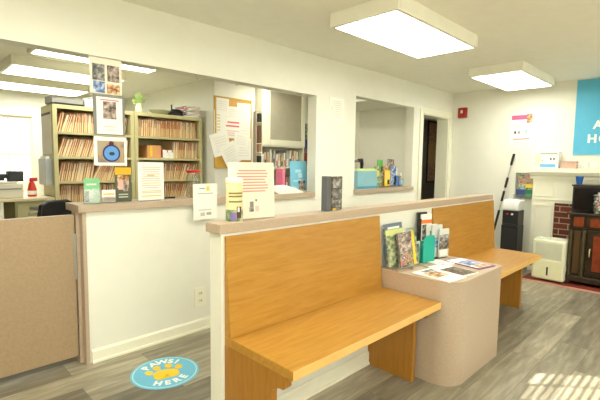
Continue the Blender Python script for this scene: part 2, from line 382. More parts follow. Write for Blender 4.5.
# ------------------------------------------------------------------ wall things
t=thing('wall_outlet','cream duplex outlet plate low on the reception wall','outlet',(1.752,W,.275))
MB().box(-.052,.052,-.006,0,-.078,.078).build('cover_plate',TRIM,t,bev=.002)
for z in (.03,-.03):
    m=MB(); m.box(-.017,.017,-.009,-.006,z-.014,z+.014,CREAM).box(-.009,-.005,-.0095,-.009,z-.006,z+.007,DARK).box(.005,.009,-.0095,-.009,z-.006,z+.007,DARK); m.build('socket',None,t)
FT=plain((226,222,208),.8)
tag(sheet(.235,.235,PAPER,[('L',.14,.1,.86,.88,9,FT),(.12,.42,.2,.56,FT)]).build('wall_notice',None,loc=(3.395,W,1.81)),'printed white notice taped on the wall between the service openings','notice')
# fire alarm
t=thing('fire_alarm','red fire alarm strobe high beside the wall corner','fire alarm',(F,2.737,2.125),-PI/2)
MB().box(-.062,.062,-.045,0,-.072,.072).build('body',plain((160,36,26),.4),t,bev=.006)
MB().box(-.022,.012,-.055,-.045,-.01,.035).build('strobe',plain((236,220,205),.3),t,bev=.006)
# poster
t=thing('wall_poster','white poster with a pink banner and puppy photo above the leaflet rack','poster',(F,1.93,1.62),-PI/2)
PK=plain((222,96,142),.5)
m=sheet(.275,.43,PAPER,[(.03,.83,.74,.97,PK),(.03,.73,.74,.83,plain((250,244,244),.6)),(.72,.72,.97,.99,PIC_WARM),('L',.03,.725,.74,.74,1,PK),(.18,.4,.27,.48,DARK),(.36,.4,.44,.48,GREY),(.68,.42,.78,.52,plain((160,200,196),.6)),
 ('L',.08,.56,.9,.7,3,plain((236,214,214),.7)),('L',.05,.2,.92,.27,1,plain((176,120,130),.7)),('L',.1,.05,.9,.15,2,plain((226,214,206),.7))],.003)
m.build('printed_sheet',None,t)
# blue banner
t=thing('wall_banner','large sky blue ANIMAL HOSPITAL banner above the mantel','sign',(F,.78,1.505),-PI/2)
MB().box(-.54,.54,-.012,0,0,.905).build('panel',BLUE,t)
m=text_mb('ANIMAL',.135,DW,.003,(-.345,.355),0,None,'y',.013,.005,'LEFT',1.3); m.build('word_lettering',None,t); m=text_mb('HOSPITAL',.135,DW,.003,(-.398,.19),0,None,'y',.013,.005,'LEFT',1.22); m.build('lettering',None,t)

# ------------------------------------------------------------------ fireplace
t=thing('fireplace_mantel','white painted mantelpiece with moulded shelf on the far wall','mantelpiece',(F,.8,0),-PI/2)
# local: +X -> world -Y, -Y -> world -X.  world y = .8 - lx ; world x = F + ly
m=MB(); m.prism([(-.2,1.285),(-.2,1.338),(-.0,1.338),(0,1.20),(-.13,1.20),(-.14,1.235),(-.165,1.25),(-.175,1.285)],'x',-.95,.95)
m.build('shelf',TRIM,t,bev=.002)
m=MB(); m.box(-.92,-.66,-.10,0,.0,1.2).box(.66,.92,-.10,0,.0,1.2).box(-.66,.66,-.10,0,.90,1.2); m.build('surround',TRIM,t,bev=.002)
m=MB()
for a,b,c,d in ((-.90,-.875,.10,.88),(-.705,-.68,.10,.88),(-.875,-.705,.10,.125),(-.875,-.705,.855,.88),(-.92,.92,.93,.955)): m.box(a,b,-.112,-.10,c,d)
m.box(-.92,-.66,-.125,-.10,0,.09).box(.66,.92,-.125,-.10,0,.09).box(-.92,.92,-.112,-.10,1.17,1.2).box(-.90,-.88,-.112,-.1,.975,1.15).box(-.70,-.68,-.112,-.1,.975,1.15).box(-.90,-.68,-.1115,-.1,1.135,1.15).box(-.90,-.68,-.1115,-.1,.975,.99)
m.build('moulding',TRIM,t,bev=.002)
m=MB(); m.box(-.66,-.36,-.085,-.002,0,.90).box(.36,.66,-.085,-.002,0,.90).box(-.36,.36,-.085,-.002,.72,.90); o=m.build('brick_facing',None or brick_mat(),t)
MB().box(-.3,.3,-.03,-.002,0,.75).build('firebox',BLACK,t)
hb=plain((120,50,38),.6)
struct(MB().box(5.40,F,-.25,1.62,0,.012,hb).box(5.375,5.40,-.25,1.62,0,.014,plain((206,150,128),.5)).build('trim_6',None))

# mantel items
t=thing('picture_box','white box printed with pictures and a blue band on the mantel end','box',(5.965,1.59,1.338),-PI/2-.08)
m=sheet(.3,.205,WHITE,[(.05,.1,.32,.9,plain((214,224,196),.5)),(.3,.05,.9,.25,plain((110,184,222),.5)),(.68,.5,.74,.62,DARK),(.8,.5,.86,.62,DARK),(.3,.84,.95,.95,plain((170,186,170),.6)),(.35,.4,.42,.52,PIC_WARM)],.002); m.box(-.15,.15,0,.1,0,.205,WHITE); m.build('carton',None,t)
t=thing('woven_basket','small woven pink and cream basket in the middle of the mantel','basket',(5.965,1.325,1.338),-PI/2)
m=MB(); A=plain((214,160,136),.8); B=plain((238,222,200),.8)
for i in range(12):
    for k in range(5): m.box(-.08+i*.0135,-.08+i*.0135+.0125,-.05-.003*((i+k)%2),.05,k*.016,k*.016+.015,A if (i+k)%2 else B)
m.build('weave',None,t); MB().box(-.083,.083,-.055,.052,.078,.086).build('rim',A,t)
for i,(yy,lb) in enumerate(((1.16,'white ceramic cup on the mantel beside the woven basket'),(1.075,'white ceramic cup on the mantel nearest the picture edge'))):
    t=thing('ceramic_cup',lb,'cup',(5.97,yy,1.338),0,'white cups on the mantel')
    MB().lathe([(.022,0),(.028,.01),(.036,.045),(.036,.075),(.032,.075),(.028,.015)],(0,0,0),16).build('bowl',WHITE,t,smooth=True)
    MB().tube([(-.0,.034,.062),(0,.055,.055),(0,.058,.035),(0,.034,.02)],.005,6).build('handle',WHITE,t,smooth=True)

# dehumidifier
t=thing('dehumidifier','cream portable dehumidifier on the hearth beside the dark cabinet','dehumidifier',(5.46,1.363,.014),-PI/2)
DC=plain((228,228,200),.4)
m=MB(); m.box(-.17,.17,0,.24,.012,.49); m.build('casing',DC,t,bev=.025,seg=4,smooth=True)
m=MB(); m.box(-.155,.155,.02,.2,.488,.5); m.build('top_panel',plain((206,210,196),.4),t,bev=.01)
m=MB()
for i in range(20): z=.27+i*.009; m.box(-.135,.135,-.003,.001,z,z+.004)
m.build('grille',plain((196,196,178),.5),t)
MB().box(-.15,.15,-.006,.001,.03,.245).build('water_bucket',plain((224,222,184),.4),t,bev=.003)
MB().box(-.008,.008,-.009,-.005,.07,.17).build('level_window',DARK,t)
MB().tube([(-.1,.1,.5),(-.1,.1,.508),(.1,.1,.508),(.1,.1,.5)],.006,6).build('carry_handle',DC,t)

# water cooler
t=thing('water_cooler','black bottleless water cooler with a white top by the far wall','water cooler',(5.66,1.875,0),-PI/2)
m=MB(); m.box(-.10,.10,0,.24,.0,.60).build('base_cabinet',BLACK,t,bev=.01)
MB().box(-.095,.095,.01,.24,.60,.79).build('dispensing_bay',BLACK,t,bev=.008)
m=MB(); m.prism([(0,.79),(-.01,.83),(.01,.90),(.05,.925),(.24,.925),(.24,.79)],'x',-.10,.10); m.build('white_top',plain((226,228,222),.35),t,bev=.012,smooth=True)
for x,c in ((-.03,RED),(.03,WHITE)): MB().disc(x,0,.012,.012,0,.02,c).build('tap_button',None,t,loc=(0,.0,.745),rot=(PI/2,0,0))
MB().box(-.08,.08,-.012,.0,.60,.62).build('drip_tray',DARK,t)
MB().box(-.08,.08,-.003,.0,.1,.55).build('door_panel',plain((34,34,36),.3),t)
# leaflet rack on wall
t=thing('leaflet_rack','wall rack of colourful leaflets behind the water cooler','leaflet rack',(F,1.835,.93),-PI/2)
MB().box(-.13,.17,-.01,0,0,.34).box(-.13,.17,-.06,-.05,0,.05).box(-.13,.17,-.06,-.01,0,.008).build('holder',GLASS2,t)
o=sheet(.26,.13,PIC_COL,[],.012,mb=None).build('floral_booklet',None,t,loc=(.035,-.012,.185),rot=(0,.04,0))
sheet(.2,.09,PIC_GRN,[(.0,.0,.4,.5,PIC_BLU),(.4,.5,1,1,YEL)],.012).build('yellow_leaflet',None,t,loc=(.03,-.026,.10))
sheet(.24,.11,plain((46,120,84),.5),[(0,0,.45,1,plain((60,80,130),.5)),(.5,.1,.9,.5,plain((90,160,110),.5))],.02).build('green_booklet',None,t,loc=(.02,-.028,.008))
# extendable pole leaning in the corner
t=thing('duster_pole','slim extendable pole with black grips leaning on the far wall','pole',(5.74,2.19,0))
top=Vector((.315,-.193,1.52)); 
def onp(a): return tuple(top*a)
MB().tube([onp(.03),onp(1)],.008,8).build('shaft',STEEL,t,smooth=True)
for a,b in ((.90,1.0),(.70,.79),(.58,.67),(.32,.50)): MB().tube([onp(a),onp(b)],.0155,10).build('grip',BLACK,t,smooth=True)
MB().box(-.06,.06,-.1,.1,0,.045).build('head',BLACK,t,bev=.01)

# dark antique cabinet
t=thing('antique_cabinet','dark antique wooden cabinet with reddish panels at the right edge','cabinet',(5.55,1.20,0.014),-PI/2)
DKW=wood('dark_stained_wood',(34,26,18),(60,46,28),(1,4,4),.3); RDW=wood('reddish_burl',(104,44,22),(146,66,34),(5,5,2),.28)
L=.9
MB().box(.01,L,.02,.40,.08,.80).build('carcass',DKW,t,bev=.004)
MB().box(-.02,L+.03,-.02,.42,.80,.825).build('cabinet_top',DKW,t,bev=.008,seg=3)
m=MB(); m.box(-.01,L+.02,-.01,.41,.03,.10).box(-.01,.05,-.01,.05,0,.04).box(L-.05,L+.02,-.01,.05,0,.04).box(-.01,.05,.35,.41,0,.04).box(L-.05,L+.02,.35,.41,0,.04); m.build('plinth',DKW,t,bev=.012,seg=3)
for x in (.03,.155): MB().lathe([(.022,.1),(.026,.12),(.018,.15),(.022,.2),(.022,.56),(.018,.58),(.026,.61),(.022,.63)],(x,.005,0),12).build('corner_column',plain((66,56,32),.35),t,smooth=True)
MB().box(.06,.125,.008,.02,.13,.62).build('side_inlay',plain((82,60,30),.4),t)
m=MB(); m.box(.0,.17,.0,.02,.65,.66).box(.18,L-.02,.002,.02,.655,.79); m.build('drawer',DKW,t,bev=.003)
m=MB(); m.box(.21,L-.05,-.004,.002,.675,.77); m.build('drawer_panel',RDW,t,bev=.006)
m=MB(); m.box(.05,.15,.004,.02,.67,.78); m.build('corner_panel',RDW,t,bev=.004)
m=MB(); m.box(.19,.56,.0,.02,.12,.635); dd=m.build('door',DKW,t,bev=.004)
MB().box(.25,.52,-.006,.0,.18,.58).build('door_panel',RDW,dd,bev=.01)
MB().tube([(.222,-.002,.34),(.222,-.016,.36),(.222,-.016,.41),(.222,-.002,.43)],.006,6).build('door_pull',plain((220,200,150),.25,metal=.6),dd,smooth=True)
MB().box(.57,L-.02,.0,.02,.12,.635).build('second_door',DKW,t,bev=.004)
# black microwave
t=thing('microwave','black countertop microwave standing on the antique cabinet','microwave',(5.62,1.005,.84),-PI/2)
MB().box(-.19,.30,0,.34,.012,.295).build('casing',BLACK,t,bev=.006)
MB().box(-.17,.15,-.006,.0,.03,.275).build('door',plain((14,14,18),.15),t)
MB().box(.17,.28,-.004,.0,.03,.275).build('control_panel',DARK,t)
for a,b in ((-.185,.0),(.27,.01),(-.185,.3),(.27,.3)): MB().box(a,a+.02,b,b+.02,0,.012).build('foot',BLACK,t)
# tray on microwave, cup on tray
tag(MB().box(5.63,5.95,.70,1.21,1.135,1.155).build('wooden_board',DKW,bev=.004),'dark flat board lying on top of the microwave','board')
t=thing('paper_cup','blue tapered cup on the board over the microwave','cup',(5.71,1.155,1.155))
MB().lathe([(.026,0),(.041,.095),(.038,.095),(.024,.004)],(0,0,0),18).build('cup_wall',NAVY,t,smooth=True)
MB().lathe([(.039,.09),(.043,.09),(.043,.097),(.039,.097)],(0,0,0),18).build('rim',plain((60,120,190),.4),t)
t=thing('sachet_canister','tall clear canister of mixed sachets in front of the microwave','canister',(5.575,.935,.84))
MB().lathe([(.05,0),(.052,.02),(.052,.19),(.046,.2)],(0,0,0),16).build('jar',GLASS2,t,smooth=True)
m=MB(); rr=random.Random(9); cs=[plain((214,206,196),.5),plain((60,50,46),.5),plain((180,70,60),.5),plain((236,230,220),.5),plain((120,140,120),.5)]
for i in range(60):
    a=rr.uniform(0,6.28); r=rr.uniform(0,.034); x=r*math.cos(a); y=r*math.sin(a); z=.01+i*.0028; m.box(x-.013,x+.013,y-.011,y+.011,z,z+.018,cs[i%5])
m.build('sachets',None,t)
MB().lathe([(.05,.2),(.05,.21),(.012,.222),(.012,.24)],(0,0,0),16).build('lid',STEEL,t,smooth=True)

# ------------------------------------------------------------------ things on the low wall cap
ZC=1.072
t=thing('cap_sign','white standing sign with red print and a paw picture on the low wall','sign',(1.315,1.662,ZC),math.radians(-8))
RT=plain((222,150,142),.6); BG=plain((238,226,206),.5,var=.01)
m=sheet(.265,.283,BG,[('L',.16,.46,.86,.88,8,RT),(.44,.2,.52,.3,GREY),(.42,.12,.52,.2,PIC_GRY),(.56,.12,.64,.22,plain((226,190,180),.6)),(.56,.3,.6,.34,GREY)],.002,z0=.004); m.build('printed_card',None,t,rot=(-.06,0,0))
MB().box(-.135,.135,-.004,.05,0,.004).box(-.135,.135,.016,.018,.0,.27).build('acrylic_stand',GLASS,t)
t=thing('treat_canister','tall yellow treat canister with a dog picture beside the red print sign','canister',(1.193,1.652,ZC))
CT=plain((228,216,164),.45); 
MB().lathe([(.040,0),(.041,.004),(.041,.185),(.038,.19)],(0,0,0),26).build('tin',CT,t,smooth=True)
m=MB()
def wrap(m,r,z0,z1,a0,a1,mat,n=10):
    vs=[];fs=[]
    for i in range(n+1):
        a=math.radians(a0+(a1-a0)*i/n); vs+=[(r*math.cos(a),r*math.sin(a),z0),(r*math.cos(a),r*math.sin(a),z1)]
    for i in range(n): fs.append((2*i,2*i+2,2*i+3,2*i+1))
    m.add(vs,fs,mat)
wrap(m,.0415,.004,.06,0,360,PIC_GRN,30); wrap(m,.042,.02,.075,-110,-75,plain((92,60,50),.5)); wrap(m,.0422,.05,.072,-104,-90,WHITE); wrap(m,.0421,.008,.045,-150,-115,plain((130,110,180),.5))
for z in (.135,.12,.095): wrap(m,.0416,z,z+.008,-165,-60,plain((140,124,60),.5))
m.build('wrap_label',None,t)
MB().lathe([(.042,.188),(.0425,.192),(.0425,.207),(.039,.212)],(0,0,0),26).build('plastic_lid',plain((244,240,214),.4),t,smooth=True)
t=thing('brochure_stand','narrow grey stand of dark photo brochures on the low wall','brochure stand',(1.935,1.664,ZC),math.radians(4),None)
MB().box(-.075,-.03,-.012,.03,0,.21).build('side_wall',plain((96,98,100),.4),t,bev=.002)
m=sheet(.105,.205,PIC_DK,[(.1,.08,.9,.3,PIC_GRY),(.1,.36,.9,.6,PIC_GRY),(.1,.66,.9,.92,PIC_GRY),(.1,.0,.4,.05,YEL)],.014,z0=.003,x0=-.028); m.build('brochure',None,t)
MB().box(-.03,.078,0,.03,0,.2).build('back_wall',DARK,t)

# ------------------------------------------------------------------ things on reception counter (top z=1.07)
ZT=1.07
t=thing('green_leaflet_holder','acrylic holder with a green leaflet at the counter end by the gate','leaflet holder',(.972,2.95,ZT),math.radians(-8))
sheet(.095,.165,plain((206,226,206),.5),[(0,.55,1,1,plain((128,196,140),.5)),('L',.15,.7,.8,.82,1,PAPER),(.3,.2,.6,.5,PAPER),(.05,.05,.3,.5,PIC_GRY)],.004,z0=.004).build('leaflet',None,t)
MB().box(-.05,.05,-.016,-.014,0,.1).box(-.05,.05,.006,.008,0,.17).box(-.05,.05,-.014,.006,0,.003).build('acrylic_pocket',GLASS2,t)
t=thing('business_card_holder','small card holder with pink and yellow cards on the counter','card holder',(1.075,2.945,ZT))
sheet(.09,.085,plain((246,226,226),.6),[(.1,.6,.9,.72,YEL),('L',.1,.2,.9,.5,2,plain((230,180,190),.6))],.01,z0=.004).build('cards',None,t)
MB().box(-.048,.048,-.02,-.016,0,.04).box(-.048,.048,-.016,.01,0,.003).build('tray',GLASS2,t)
t=thing('photo_flyer','framed flyer of two dogs under an orange heading on the counter','flyer',(1.175,2.94,ZT),0)
m=sheet(.112,.242,plain((84,92,72),.5),[(0,.78,1,.99,plain((238,178,40),.5)),(.15,.4,.85,.76,PIC_WARM),(.5,.3,.8,.6,PIC_DOG),(.2,.35,.5,.62,plain((226,180,170),.6)),('L',.2,.1,.8,.25,2,plain((190,190,170),.6))],.003,z0=.003); m.build('printed_card',None,t)
MB().box(-.06,.06,.001,.003,0,.245).box(-.06,.06,.003,.05,0,.003).build('acrylic_stand',GLASS,t)
t=thing('menu_stand','white text sheet in a clear stand behind the counter front','sign',(1.378,2.935,ZT))
PT=plain((214,200,180),.6)
m=sheet(.196,.275,PAPER,[('L',.12,.3,.88,.9,10,PT),(.35,.62,.62,.67,plain((226,190,140),.6)),('L',.12,.18,.9,.26,2,plain((232,180,130),.6)),('L',.1,.08,.9,.14,1,plain((236,206,110),.6))],.002,z0=.005); m.build('text_sheet',None,t)
MB().box(-.1,.1,.001,.003,0,.285).box(-.1,.1,-.03,.05,0,.003).build('acrylic_stand',GLASS,t)
for x in (-.085,.06): MB().box(x-.012,x+.02,-.04,-.032,0,.01).build('stand_foot',STEEL,t)
tag(MB().tube([(0,0,.008),(.05,.01,.008),(.10,.0,.008)],.007,8,BLACK).tube([(.1,0,.008),(.125,-.003,.008)],.004,8,STEEL).build('ball_pen',None,loc=(1.50,3.0,ZT)),'black pen lying on the counter right of the text sheet','pen')
t=thing('treat_jar','clear jar with a red lid behind the hanging appointment card','jar',(1.765,3.0,ZT))
MB().lathe([(.05,0),(.058,.01),(.058,.16),(.048,.185),(.048,.2)],(0,0,0),24).build('glass_body',GLASS2,t,smooth=True)
m=MB(); rr=random.Random(5)
for i in range(70):
    a=rr.uniform(0,6.28); r=rr.uniform(0,.042); x=r*math.cos(a); y=r*math.sin(a); z=.006+i*.0016; m.lathe([(.004,0),(.009,.004),(.004,.008)],(x,y,z),6)
m.build('treats',plain((196,150,96),.8),t)
MB().lathe([(.055,.2),(.057,.202),(.057,.218),(.052,.222)],(0,0,0),24).build('lid',RED,t,smooth=True)
t=thing('hanging_card','white card hanging over the counter edge below the red jar lid','sign',(1.781,2.855,.905))
sheet(.217,.282,PAPER,[('L',.25,.84,.5,.9,1,plain((130,150,170),.6)),(.55,.8,.68,.93,YEL),('L',.15,.7,.85,.76,1,plain((190,190,180),.6)),('L',.2,.24,.75,.3,1,plain((200,200,190),.6)),(.3,.1,.48,.2,plain((206,202,190),.6)),(.55,.12,.75,.2,plain((180,176,170),.6))],.002).build('card',None,t)
MB().box(-.1085,.1085,.0008,.0022,0,.29).box(-.1085,.1085,.0022,.05,.288,.29).build('acrylic_sleeve',GLASS,t)
tag(MB().box(-.06,.06,-.03,.03,0,.018,BLACK).box(-.03,-.02,-.031,.031,.018,.03,DARK).build('pen_tray',None,loc=(1.93,3.06,ZT),bev=.003),'black tray on the counter left of the treat canister','tray')

# taped posters hanging in the opening, and clear screens
for x,lb in ((1.755,'small metal hook under the opening header nearest the shelving'),(2.13,'small metal hook under the header left of the corkboard'),(2.92,'small metal hook under the header at the opening right end')):
    tag(MB().tube([(0,0,0),(0,0,-.02),(.008,0,-.03),(.016,0,-.02)],.003,6).build('header_hook',STEEL,loc=(x,W+.03,2.03)),lb,'hook')
y_=W+.024
t=thing('photo_collage','plastic sleeve of four small pet photos, top of the hanging posters','poster',(1.07,y_,1.798))
m=sheet(.205,.23,plain((236,230,210),.4),[(.08,.36,.46,.82,PIC_GRY),(.54,.36,.92,.82,PIC_DOG),(.1,.02,.46,.34,PIC_BLU),(.52,.02,.94,.3,PIC_WARM)],.002); m.build('sleeve',None,t)
t=thing('dog_photo_poster','grey framed poster with a dog photo under pink heading','poster',(1.085,y_,1.525))
m=sheet(.205,.262,plain((130,130,124),.4),[(.1,.04,.92,.96,PAPER),(.3,.42,.72,.86,PIC_DOG),('L',.2,.86,.82,.93,1,plain((230,130,150),.6)),('L',.3,.2,.72,.26,1,PT),('L',.35,.12,.65,.17,1,PT)],.004); m.build('frame',None,t)
t=thing('blue_tag_poster','white poster picturing a round blue pet tag, lowest hanging poster','poster',(1.088,y_,1.325))
m=sheet(.215,.192,PAPER,[(.1,.1,.92,.86,blotch('tag_background',[(110,110,110),(180,150,110),(150,160,150)],12))],.003); 
m.build('sheet',None,t)
m=MB(); m.disc(0,0,.058,.058,0,.001,plain((30,48,110),.4)).disc(0,0,.048,.048,.001,.0015,plain((96,150,214),.4)).disc(0,.066,.016,.016,0,.001,plain((90,40,60),.4)).disc(.002,-.002,.018,.012,.0015,.002,plain((24,60,70),.4))
m.build('tag_print',None,t,loc=(0.004,-.0045,.082),rot=(PI/2,0,0))

# things at the right end of the counter
t=thing('blue_dog_poster','sky blue card with a dog leaning at the counter right end','card',(3.03,3.06,ZT),.25)
sheet(.33,.31,plain((122,192,222),.5),[(.3,.62,.65,.72,plain((176,224,240),.5)),(.45,.45,.7,.6,plain((186,228,242),.5)),('L',.15,.3,.9,.4,1,plain((180,220,240),.5)),(.45,.0,.85,.22,PIC_DOG),(.50,.1,.80,.34,PIC_DOG),(.45,.25,.52,.36,DARK),(.76,.25,.84,.36,DARK)],.004).build('card',None,t,rot=(-.08,0,0))
MB().box(-.02,.02,.004,.07,0,.12).build('easel_back',PAPER,t)
tag(MB().box(-.022,.022,-.05,.05,0,.23).build('pink_folder',PINK,loc=(2.82,3.12,ZT),bev=.008),'upright pink folder left of the sky blue dog card','folder')
m=MB(); rr=random.Random(2)
for i in range(7): m.prism([(-.16,.0+.008*i),(-.12,.035+.006*i),(.02,.05+.004*i),(.16,.012+.005*i),(.18,.0+.008*i)],'y',-.07+.02*i,-.05+.02*i)
tag(m.build('paper_bag',PAPER,loc=(2.74,2.95,ZT),smooth=False,bev=.004),'crumpled white paper lying in front of the pink folder','paper')

# ------------------------------------------------------------------ second opening items
t=thing('file_box','light blue file box of folders on the second service sill','file box',(4.03,3.0,ZT))
FB=plain((140,188,200),.4); FB2=plain((84,156,182),.4)
m=MB(); m.box(-.19,.19,-.07,-.064,0,.21).box(-.19,.19,.1,.106,0,.23).box(-.19,-.184,-.064,.1,0,.21).box(.184,.19,-.064,.1,0,.21).box(-.184,.184,-.064,.1,0,.006); m.build('box_body',FB,t,bev=.003)
MB().box(-.195,.195,-.075,-.07,0,.03).build('base_rim',FB2,t)
for i in range(3): MB().box(-.175,.175,-.05+i*.05,-.045+i*.05,.008,.235-.01*i).build('folder',plain((220,232,150),.6),t)
tag(MB().tube([(-.16,0,0),(.0,.0,-.01),(.14,0,.0)],.014,8,plain((120,110,110),.4)).tube([(.1,0,.0),(.16,0,.01),(.17,0,-.05)],.024,8,BLACK).tube([(.17,0,-.05),(.165,.0,-.14),(.17,0,-.3)],.02,8,BLACK).build('desk_phone',None,loc=(4.10,3.2,1.40)),'black handset arm behind the light blue file box','telephone')
t=thing('brochure_rack','tiered rack crowded with pet brochures on the second service sill','brochure rack',(4.56,3.02,ZT))
MB().box(-.27,.3,-.03,.06,0,.012).box(-.27,.3,.06,.066,0,.2).build('rack_frame',GLASS2,t)
PU=plain((110,186,90),.5)
bro=[(-.22,0,.012,.1,.25,PIC_GRN,'L'),(-.13,.03,.012,.1,.33,PU,'G'),(-.05,.03,.012,.14,.25,PIC_WARM,None),(-.02,0,.012,.11,.20,YEL,'D'),(.08,.03,.012,.13,.345,PIC_DOG,None),(.10,0,.012,.11,.25,PIC_BLU,None),(.17,0,.012,.10,.13,plain((90,130,190),.5),None),(.17,.03,.012,.09,.23,WHITE,None)]
for x,y,z,w_,h_,c,k in bro:
    x=x*1.15+.03; w_*=1.15
    regs=[]
    if k=='L': regs=[(.2,.5,.8,.8,YEL)]
    if k=='G': regs=[(.0,.0,1,.6,PIC_GRN)]
    if k=='D': regs=[(.1,.3,.7,.9,plain((240,200,120),.5)),(.5,.1,.9,.4,DARK)]
    sheet(w_,h_,c,regs,.008,z0=z).build('brochure',None,t,loc=(x,y,0))
t=thing('hand_sanitizer','small white pump bottle at the right end of the second sill','bottle',(4.86,3.0,ZT))
MB().lathe([(.03,0),(.033,.01),(.033,.1),(.014,.125),(.012,.14)],(0,0,0),16).build('bottle',clear('milky',(225,228,222),.4,.4),t,smooth=True)
MB().box(-.03,.006,-.006,.006,.165,.175).lathe([(.013,.14),(.013,.15),(.005,.152),(.005,.17)],(0,0,0),10).build('pump',WHITE,t)
wrap_=MB(); wrap(wrap_,.0335,.025,.08,-180,0,plain((150,190,220),.5)); wrap_.build('bottle_label',None,t)
tag(sheet(.16,.3,plain((214,226,214),.6),[('L',.1,.1,.9,.9,7,plain((184,204,196),.6))],.002).build('booth_note',None,loc=(4.80,3.815,1.35),rot=(0,.04,0)),'faint green note taped inside the second service opening','notice')
tag(sheet(.1,.17,plain((120,180,204),.6),[(.1,.5,.9,.9,plain((180,214,224),.6))],.006).build('booth_tag',None,loc=(4.62,3.815,1.50)),'small blue tag hanging inside the second service opening','tag')

# ------------------------------------------------------------------ pedestal items (top z=.655)
ZP=.656
t=thing('magazine_rack','wire rack of upright pet magazines on the pedestal against the low wall','magazine rack',(2.50,1.47,ZP),math.radians(-20))
m=MB()
for x in (-.13,.0,.13): m.tube([(x,-.06,.02),(x,-.06,.003),(x,.09,.003),(x,.09,.15)],.0025,6)
m.tube([(-.13,-.06,.02),(.13,-.06,.02)],.0025,6).tube([(-.13,.09,.15),(.13,.09,.15)],.0025,6)
m.build('wire_frame',STEEL,t)
for x,y,w_,h_,c,regs,lbl in ((-.045,.06,.165,.29,PIC_BLU,[(0,.8,1,1,plain((110,124,136),.5)),('L',.1,.84,.9,.95,1,PAPER)],'grey blue headed magazine'),(-.06,.03,.16,.25,PIC_GRN,[(0,.85,1,1,plain((210,220,140),.5))],None),
    (.005,.0,.155,.235,PIC_GRY,[(.86,0,1,1,plain((236,206,40),.5)),(.05,.45,.8,.95,PIC_DOG),(.05,.05,.8,.4,PIC_COL),(0,0,.06,1,plain((90,80,80),.5))],'magazine with a yellow spine'),(.075,.03,.10,.19,PIC_GRN,[(.1,.4,.9,.9,PIC_COL)],None)):
    o=sheet(w_,h_,c,regs,.01,z0=.006).build('magazine',None,t,loc=(x,y,.004 if x>-.05 else .008),rot=(-.12,-.07,.1))
    if lbl: o['label']=lbl
t=thing('clear_leaflet_holder','clear acrylic holder with pale leaflets left of the teal holder','leaflet holder',(2.66,1.51,ZP),math.radians(-12))
MB().box(-.06,.06,-.03,-.027,0,.12).box(-.06,.06,.03,.033,0,.25).box(-.06,.06,-.027,.03,0,.003).box(-.06,-.057,-.027,.03,0,.16).box(.057,.06,-.027,.03,0,.16).build('acrylic_pocket',GLASS2,t)
sheet(.1,.15,plain((200,214,206),.5),[(.1,.5,.9,.9,PIC_GRY)],.006,z0=.004).build('leaflet',None,t)
t=thing('teal_leaflet_holder','teal translucent holder in the middle of the pedestal','leaflet holder',(2.76,1.47,ZP),math.radians(-14))
m=MB(); m.prism([(-.058,0),(.058,0),(.058,.17),(.05,.195),(.0,.20),(-.04,.19),(-.058,.165)],'y',-.026,-.022).box(-.058,.058,.03,.034,0,.15).box(-.058,-.054,-.022,.03,0,.13).box(.054,.058,-.022,.03,0,.13).box(-.054,.054,-.022,.03,0,.004)
m.build('tray_body',TEAL,t)
MB().box(-.05,.05,-.018,-.008,.006,.14).build('leaflets',plain((150,214,204),.5),t)
t=thing('brochure_tower','dark stepped stand of tall care leaflets against the farther bench','brochure stand',(2.96,1.51,ZP),math.radians(-14))
MB().box(-.145,-.05,.04,.05,0,.345).box(-.145,-.138,.01,.05,0,.30).box(-.0,.04,-.02,-.014,0,.18).box(-.145,.08,-.06,.05,0,.005).build('stand_body',DARK,t,bev=.001)
for x,y,w_,h_,c,regs in ((-.075,.03,.11,.325,WHITE,[(0,.78,1,.87,plain((240,120,50),.5)),(.1,.4,.9,.76,PIC_GRY)]),(-.045,.0,.11,.25,plain((226,226,214),.5),[(.3,.5,.6,.8,PIC_GRY)]),(-.01,-.02,.11,.245,plain((206,210,206),.5),[(.1,.3,.9,.6,PIC_BLU)]),(.04,-.045,.105,.215,plain((214,216,208),.5),[(0,.5,1,.8,PIC_GRY),(.15,.05,.8,.25,PAPER),(0,.28,1,.5,PIC_DK)])):
    sheet(w_,h_,c,regs,.01,z0=.006).build('care_leaflet',None,t,loc=(x,y,0))
def flat(name,label,w_,h_,x,y,rz,base,regs,z=ZP,cat='magazine',group='flat magazines on the pedestal'):
    m=MB(); 
    m.box(-w_/2,w_/2,-h_/2,h_/2,0,.006,base); k=0
    for u0,v0,u1,v1,mt in regs: k+=1; m.box(-w_/2+w_*u0,-w_/2+w_*u1,-h_/2+h_*v0,-h_/2+h_*v1,.006,.0064+.0002*k,mt)
    o=m.build(name,None,loc=(x,y,z),rot=(0,0,rz)); tag(o,label,cat); 
    return o
flat('magazine','white open brochure at the near left edge of the pedestal top',.19,.27,2.475,1.225,-.12,PAPER,[(.1,.35,.8,.75,PIC_WARM),(.3,.78,.9,.92,PIC_GRY)])
flat('magazine','brown covered magazine in the middle of the pedestal top',.17,.28,2.665,1.225,-.16,PAPER,[(.04,.03,.96,.66,PIC_DK),(.1,.7,.9,.95,plain((214,220,226),.5))])
flat('magazine','white sheet behind the brown magazine on the pedestal',.12,.15,2.80,1.375,-.1,PAPER,[(.2,.2,.8,.6,plain((210,204,214),.6))])
flat('magazine','purple edged magazine at the far right of the pedestal top',.19,.29,2.94,1.23,-.2,plain((140,96,130),.5),[(.06,.08,.94,.95,PAPER),(.1,.3,.9,.7,PIC_BLU),(.2,.1,.9,.28,PIC_WARM)])

